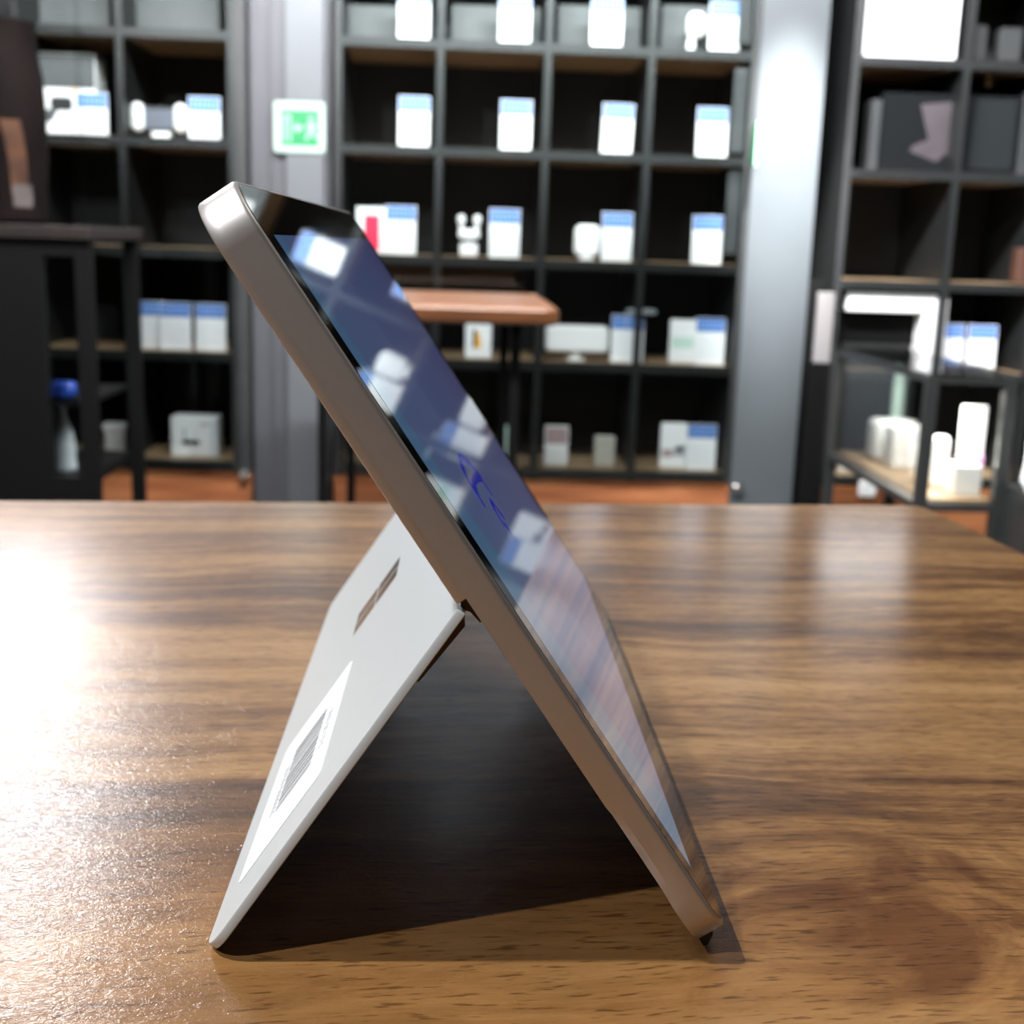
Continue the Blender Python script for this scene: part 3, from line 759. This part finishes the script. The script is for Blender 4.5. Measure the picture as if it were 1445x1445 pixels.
# narrow white board standing between the pillar and the right cabinet
a = at(1149, 512, YF - .03); b = at(1180, 512, YF - .03); tz = at(1172, 413, YF - .03)
g = thing('white_board', ((a.x + b.x) / 2, YF - .02, 0), 'narrow white upright board between the right pillar and the right cabinet', 'board')
bz = a.z
MB().box(.968, 1.016, YF - .03, YF - .012, bz, tz.z, mat('pinkish_grey_board', (.16, .148, .148), .6), .003).build('board', g)
MB().box(.957, 1.017, YF - .045, YF - .002, 0, bz - .0005, M['black']).build('pedestal', g)
x0, x1, z0, z1 = onshelf(1183, 1292, 646, SH[5], 3.45)
tag(MB().box(x0, x1, 3.45, 3.56, z0, z1, M['beige'], .004).build('flat_box'), 'flat beige box on the lowest shelf of the right cabinet', 'box')
c_ = at(1223, 689, YF + .003)
g = thing('wall_socket', (c_.x, YF + .003, c_.z - .02), 'small white socket on the wooden plinth at right', 'socket')
MB().box(c_.x - .026, c_.x + .026, YF - .006, YF + .0035, c_.z - .024, c_.z + .024, M['whitep'], .006).build('plate', g, smooth=True)
mb = MB()
for dx in (-.008, .008): mb.box(c_.x + dx - .002, c_.x + dx + .002, YF - .0068, YF - .0058, c_.z - .004, c_.z + .004, M['grey'])
mb.build('socket_hole', g)

# ------------------------------------------------------------------ signs
c0 = at(386, 142, YF - .004); c1 = at(459, 217, YF - .004)
x0, x1, z0, z1 = c0.x, c1.x, c1.z, c0.z
g = thing('exit_sign', ((x0 + x1) / 2, YF - .004, z0), 'square green emergency exit sign with a running figure on the left pillar', 'sign')
MB().box(x0, x1, YF - .006, YF - .0005, z0, z1, M['signrim'], .008).build('plate', g)
w_ = x1 - x0; hh = z1 - z0
gx0, gx1, gz0, gz1 = x0 + w_ * .14, x1 - w_ * .13, z0 + hh * .14, z1 - hh * .17
MB().box(gx0, gx1, YF - .0068, YF - .0055, gz0, gz1, M['green']).build('green_panel', g)
def sq(a, b): return (gx0 + (gx1 - gx0) * a, gz0 + (gz1 - gz0) * b)
mb = MB()
ya, yb = YF - .0076, YF - .0067
for poly in ([(.06, .12), (.12, .12), (.12, .86), (.06, .86)], [(.12, .80), (.27, .80), (.27, .86), (.12, .86)], [(.21, .12), (.27, .12), (.27, .80), (.21, .80)],
             [(.33, .50), (.45, .66), (.45, .56), (.58, .56), (.58, .44), (.45, .44), (.45, .34)],
             [(.72, .40), (.84, .34), (.90, .52), (.84, .68), (.74, .66)], [(.66, .60), (.76, .66), (.76, .58), (.68, .52)],
             [(.82, .62), (.93, .50), (.96, .54), (.86, .68)], [(.72, .42), (.78, .40), (.72, .16), (.64, .20)], [(.80, .36), (.88, .40), (.98, .26), (.92, .20)]):
    mb.prism([sq(*q) for q in poly], ya, yb, M['signwhite'])
hc = sq(.80, .78); mb.prism([(hc[0] + .0065 * math.cos(2 * PI * k / 14), hc[1] + .0065 * math.sin(2 * PI * k / 14)) for k in range(14)], ya, yb, M['signwhite'])
mb.build('pictogram', g)
a = at(1072, 172, YF - .03); b = at(1069, 235, YF - .03)
g = thing('exit_sign', (.753, YF - .03, b.z), 'green sign seen edge-on at the left edge of the bright right pillar', 'sign')
MB().box(.7525, .7566, YF - .050, YF - .001, b.z, a.z, M['signrim']).build('plate', g)
MB().box(.7505, .7524, YF - .048, YF - .003, b.z + .006, a.z - .006, M['green']).build('green_panel', g)

# ------------------------------------------------------------------ wooden bar table in the middle distance
zt = ZT + .017; xa, xb, y0, y1 = -.42, .142, 2.28, 3.06
g = thing('bar_table', ((xa + xb) / 2, (y0 + y1) / 2, 0), 'reddish-brown wooden bar table with rounded corners behind the tablet', 'table')
def brr(i, z, r=.035):
    o = []
    for cx, cy, a0 in ((xb - r, y1 - r, 0), (xa + r, y1 - r, 90), (xa + r, y0 + r, 180), (xb - r, y0 + r, 270)):
        for q in range(8):
            th = math.radians(a0 + 90 * q / 7); o.append((cx + (r - i) * math.cos(th), cy + (r - i) * math.sin(th), z))
    return o
MB().loft([brr(.006, zt - .034), brr(0, zt - .028), brr(0, zt - .006), brr(.006, zt)], M['bench']).build('tabletop', g, smooth=True)
for lx, ly in ((xb - .085, y0 + .05), (xa + .085, y0 + .05), (xb - .085, y1 - .06), (xa + .085, y1 - .06)):
    MB().box(lx - .010, lx + .010, ly - .010, ly + .010, 0, zt - .0345, M['black']).build('leg', g)

# ------------------------------------------------------------------ dark cabinet at the left edge
yl = 2.55; xr = -.860
g = thing('black_cabinet', (-1.15, yl + .2, 0), 'black waist-high cabinet with a small window at the left edge', 'cabinet')
lt_ = ZT + .150
MB().box(-1.5, xr + .008, yl - .01, yl + .43, lt_ - .028, lt_, M['ledge'], .004).build('worktop', g)
zc = lt_ - .0285
MB().box(-1.49, -.990, yl, yl + .02, .05, zc, M['black']).build('front_panel', g)
for a, b in ((-.9895, -.963), (-.894, xr)):
    MB().box(a, b, yl, yl + .03, 0, zc, M['black']).build('post', g)
MB().box(xr - .03, xr, yl + .39, yl + .42, 0, zc, M['black']).build('post', g)
MB().box(-.9625, -.8945, yl, yl + .025, zc - .035, zc, M['black']).build('top_rail', g)
MB().box(-.9625, -.8945, yl, yl + .025, 0, ZT - .40, M['black']).build('bottom_rail', g)
MB().box(-1.49, -1.47, yl + .021, yl + .42, .05, zc, M['black']).build('side_panel', g)
MB().box(-.9625, -.8945, yl + .008, yl + .012, ZT - .3995, zc - .0355, M['glass']).build('window_pane', g)
MB().box(-1.469, xr - .031, yl + .032, yl + .40, ZT - .43, ZT - .405, M['black']).build('inner_shelf', g)
MB().box(-1.469, xr - .031, yl + .032, yl + .40, ZT - .245, ZT - .235, M['black']).build('inner_shelf', g)
c_ = at(84, 527, yl + .1)
tag(MB().box(c_.x - .032, c_.x + .032, yl + .08, yl + .13, ZT - .2345, ZT - .2345 + .036, M['darkblue'], .014).build('blue_gadget', smooth=True), 'small deep blue rounded gadget behind the black cabinet\'s window', 'gadget')
c_ = at(86, 640, yl + .1)
b0 = ZT - .4045
tag(MB().lathe(c_.x, yl + .12, [(.028, b0), (.030, b0 + .010), (.026, b0 + .022), (.028, b0 + .05), (.024, b0 + .085), (.010, b0 + .12), (.009, b0 + .15)], M['grey']).build('grey_bottle', smooth=True), 'dull grey bottle on the lower shelf behind the black cabinet\'s window', 'bottle')
# vase on the cabinet
vx, vy, vb = -1.075, yl + .14, lt_ + .0005
g = thing('tall_vase', (vx, vy, vb), 'tall dark brown vase with amber streaks cut off by the left edge', 'vase')
pr = [(.074, 0), (.082, .01), (.082, .06), (.088, .14), (.088, .24), (.084, .32), (.076, .36), (.072, .40), (.074, .43)]
MB().lathe(vx, vy, [(r_, vb + z) for r_, z in pr], M['vase'], 40).build('body', g, smooth=True)
def patch(pts, a0, a1, material, nm):
    mb = MB(); n = 10
    for k in range(len(pts) - 1):
        for i in range(n):
            q = []
            for (r_, z, sh), ii in ((pts[k], i), (pts[k], i + 1), (pts[k + 1], i + 1), (pts[k + 1], i)):
                th = math.radians(a0 + sh + (a1 - a0) * ii / n); q.append((vx + (r_ + .0015) * math.cos(th), vy + (r_ + .0015) * math.sin(th), vb + z))
            mb.quadface(q, material)
    mb.build(nm, g, smooth=True)
patch([(.082, .06, 6), (.088, .14, 3), (.0915, .19, -2), (.092, .22, -6)], -72, -46, M['amber'], 'amber_streak')
patch([(.0795, .025, 6), (.082, .06, 6), (.084, .085, 4)], -70, -40, M['ashglaze'], 'pale_streak')

# ------------------------------------------------------------------ glass case at right
yv = 2.53; xl, xr2 = .998, 1.205; yb_ = 3.26; zt_, zb_ = ZT - .118, ZT - .405
g = thing('glass_case', ((xl + xr2) / 2, (yv + yb_) / 2, 0), 'black-framed glass display case with a lit wooden base at right', 'display case')
pw = .026
for (a, y_) in ((xl, yv), (xr2 - pw, yv), (xl, yb_ - pw), (xr2 - pw, yb_ - pw)):
    MB().box(a, a + pw, y_, y_ + pw, 0, zt_, M['steel']).build('post', g)
for z in (zt_ - .012, zb_ - .020):
    for a in (xl + .004, xr2 - pw + .004):
        MB().box(a, a + .018, yv + pw + .0005, yb_ - pw - .0005, z - .006, z + .012, M['steel']).build('rail', g)
    for y_ in (yv + .004, yb_ - pw + .004):
        MB().box(xl + pw + .0005, xr2 - pw - .0005, y_, y_ + .018, z - .006, z + .012, M['steel']).build('rail', g)
MB().box(xl + .002, xr2 - .002, yv + .002, yb_ - .002, zt_ + .0005, zt_ + .007, M['glass']).build('glass_top', g)
MB().box(xl + pw + .001, xr2 - pw - .001, yv + .010, yv + .013, zb_ + .001, zt_ - .019, M['glass']).build('front_pane', g)
MB().box(xl + .010, xl + .013, yv + pw + .001, yb_ - pw - .001, zb_ + .001, zt_ - .019, M['glass']).build('side_pane', g)
MB().box(xl + .0235, xr2 - .0235, yv + .0235, yb_ - .0235, zb_ - .018, zb_, M['shelfwood']).build('base_board', g)
zi = zb_ + .0005
def incase(px0, px1, pyt, Y):
    lo, hi = 300.0, 900.0
    for _ in range(34):
        m_ = (lo + hi) / 2
        if at((px0 + px1) / 2, m_, Y).z > zi: lo = m_
        else: hi = m_
    return at(px0, lo, Y).x, at(px1, lo, Y).x, at((px0 + px1) / 2, pyt, Y).z
x0, x1, z1 = incase(1256, 1306, 604, 2.96); x0 = max(x0, xl + .028)
tag(MB().box(x0, x1, 2.96, 3.03, zi, z1, M['whitep'], .006).build('router', smooth=True), 'bright white block behind the left post of the glass case', 'router')
x0, x1, z1 = incase(1232, 1292, 594, 3.06); x0 = max(x0, xl + .028)
tag(MB().box(x0, x1, 3.06, 3.14, zi, z1, M['whitep'], .02).build('rounded_box', smooth=True), 'pale rounded box at the back of the glass case', 'box')
x0, x1, z1 = incase(1249, 1268, 541, 3.19); xm = max((x0 + x1) / 2, xl + .045)
g2 = thing('leaflet_stand', (xm, 3.19, zi), 'tall thin pale leaflet stand at the back of the glass case', 'stand')
MB().box(xm - .014, xm + .014, 3.19, 3.196, zi + .004, zt_ - .03, M['palegreen']).build('leaflet', g2)
MB().box(xm - .016, xm + .026, 3.18, 3.22, zi, zi + .0035, M['grey']).build('foot', g2)
x0, x1, z1 = incase(1346, 1384, 572, 2.74)
g2 = thing('phone_on_stand', ((x0 + x1) / 2, 2.74, zi), 'upright white phone leaning back in the glass case', 'phone')
MB().box(x0 + .002, x1 - .002, 2.74, 2.749, zi + .012, z1, M['whitep'], .006).build('body', g2, smooth=True)
MB().box(x0, x1, 2.732, 2.79, zi, zi + .0115, M['whitep'], .004).build('foot', g2)
x0, x1, z1 = incase(1340, 1412, 656, 2.62); x1 = min(x1, xr2 - .03)
tag(MB().box(x0, x1, 2.60, 2.67, zi, z1, M['white'], .003).build('product_box'), 'overexposed white box at the front of the glass case', 'box')
x0b, x1b, z1b = incase(1380, 1414, 641, 2.70); x1b = min(x1b, xr2 - .03)
tag(MB().box(x0b, x1b, 2.685, 2.715, zi, z1b, M['pink'], .003).build('phone_box'), 'pink-topped box peeking over the white box in the glass case', 'box')
x0, x1, z1 = incase(1314, 1336, 616, 2.70)
tag(MB().box(x0, x1, 2.70, 2.73, zi, z1, M['whitep'], .012).build('speaker', smooth=True), 'small rounded white speaker just right of the case\'s front post', 'speaker')
# white bag on a black stand at the edge of the picture
c_ = at(1460, 695, 2.45)
bz = c_.z
g = thing('paper_bag', (c_.x + .03, 2.47, bz), 'crumpled white bag cut by the right edge beside the glass case', 'bag')
mb = MB(); n = 18
rb = random.Random(5)
lps = []
for k, (rx, z) in enumerate(((.045, 0), (.052, .02), (.050, .06), (.044, .11), (.040, .15))):
    lps.append([(c_.x + .03 + rx * math.cos(2 * PI * i / n) * (1 + .10 * rb.uniform(-1, 1)), 2.47 + .03 * math.sin(2 * PI * i / n) * (1 + .2 * rb.uniform(-1, 1)), bz + z) for i in range(n)])
mb.loft(lps, M['white']); mb.build('bag_body', g)
MB().tube([(c_.x + .01, 2.47, bz + .148), (c_.x + .012, 2.47, bz + .18), (c_.x + .03, 2.47, bz + .195), (c_.x + .048, 2.47, bz + .18), (c_.x + .05, 2.47, bz + .148)], .003, M['white']).build('handle', g)
tag(MB().box(c_.x - .028, c_.x + .2, 2.40, 2.56, 0, bz - .0005, M['steel']).build('pedestal'), 'plain black pedestal under the white bag at the right edge', 'pedestal')

# ------------------------------------------------------------------ pendant lamps (hang above the frame, mirrored in the varnish)
def pendant(x, y, z, sx, sy, label):
    g = thing('pendant_lamp', (x, y, z), label, 'lamp', 'hanging lamps over the left cabinet')
    MB().box(x - sx / 2, x + sx / 2, y - sy / 2, y + sy / 2, z, z + .012, M['lampglow']).build('diffuser', g)
    MB().box(x - sx / 2 - .006, x + sx / 2 + .006, y - sy / 2 - .006, y + sy / 2 + .006, z + .0125, z + .06, M['steel']).build('housing', g)
    for s_ in (-1, 1):
        MB().tube([(x + s_ * sx * .35, y, z + .0605), (x + s_ * sx * .35, y, 2.749)], .002, M['steel'], 6).build('cable', g)
pendant(-1.10, 2.66, ZT + 1.03, .27, .26, 'flat white hanging lamp nearer the left cabinet')
pendant(-.97, 2.14, ZT + 1.07, .29, .44, 'flat white hanging lamp farther out from the left cabinet')

# ------------------------------------------------------------------ lights
def area(name, loc, target, size, power, color=(1, 1, 1), sy=None):
    l = bpy.data.lights.new(name, 'AREA'); l.energy = power; l.color = color
    l.shape = 'RECTANGLE' if sy else 'DISK'; l.size = size
    if sy: l.size_y = sy
    o = bpy.data.objects.new(name, l); COL.objects.link(o); o.location = loc
    o.rotation_euler = (Vector(target) - Vector(loc)).to_track_quat('-Z', 'Y').to_euler(); return o
def spot(name, loc, target, angle, blend, power, radius=.03, color=(1, 1, 1)):
    l = bpy.data.lights.new(name, 'SPOT'); l.energy = power; l.color = color
    l.spot_size = math.radians(angle); l.spot_blend = blend; l.shadow_soft_size = radius
    o = bpy.data.objects.new(name, l); COL.objects.link(o); o.location = loc
    o.rotation_euler = (Vector(target) - Vector(loc)).to_track_quat('-Z', 'Y').to_euler(); return o
T0 = Vector((-.05, .1, ZT))
TT = Vector((-.098, .05, ZT + .15))
area('ceiling_spot_main', TT + Vector((-.727, -.506, 1)).normalized() * 2.1, T0, .04, 24, (.95, .98, 1))
area('ceiling_spot_second', TT + Vector((-.655, -.05, 1)).normalized() * 1.85, T0, .05, 46, (.95, .98, 1))
area('table_downlight', (.9, .9, ZT + 1.8), (.25, .3, ZT), .5, 10, (1, .95, .88))
area('shelf_wash', (.15, 1.75, ZT + 1.62), (.15, 3.45, ZT + .05), 1.6, 240, (.96, .98, 1), .12)
area('shelf_wash_left', (-1.0, 1.9, ZT + 1.7), (-1.0, 3.45, ZT - .1), .5, 14, (.96, .98, 1), .12)
area('shelf_wash_right', (1.35, 1.8, ZT + 1.6), (1.35, 3.45, ZT + .1), .6, 34, (.98, .99, 1), .12)
spot('pillar_spot', (.85, 2.75, ZT + 1.75), (.85, 3.38, ZT + .36), 17, 1.0, 2900, .03)
area('case_light', (1.10, 2.82, zt_ - .03), (1.10, 2.82, ZT - .5), .08, 6, (1, .95, .85), .50)
area('fill_ceiling', (0, .6, 2.70), (0, .6, 0), 3.0, .8, (1, .97, .93), 3.0)

w = bpy.data.worlds.new('room_air'); S.world = w; w.use_nodes = True
w.node_tree.nodes['Background'].inputs[0].default_value = (.02, .02, .022, 1)
w.node_tree.nodes['Background'].inputs[1].default_value = .2

# ------------------------------------------------------------------ camera
cd = bpy.data.cameras.new('camera'); cam = bpy.data.objects.new('camera', cd); COL.objects.link(cam)
cam.matrix_world = Matrix(((CR.x, CU.x, -CF.x, CAM.x), (CR.y, CU.y, -CF.y, CAM.y), (CR.z, CU.z, -CF.z, CAM.z), (0, 0, 0, 1)))
cd.sensor_width = 36; cd.lens = 36 * F_PX / 1445; cd.clip_start = .01; cd.clip_end = 50
cd.dof.use_dof = True; cd.dof.focus_distance = .245; cd.dof.aperture_fstop = 24.5; cd.dof.aperture_blades = 0
S.camera = cam
S.view_settings.view_transform = 'Standard'; S.view_settings.look = 'None'
S.view_settings.gamma = 1; S.view_settings.use_curve_mapping = False
S.view_settings.exposure = 0.0
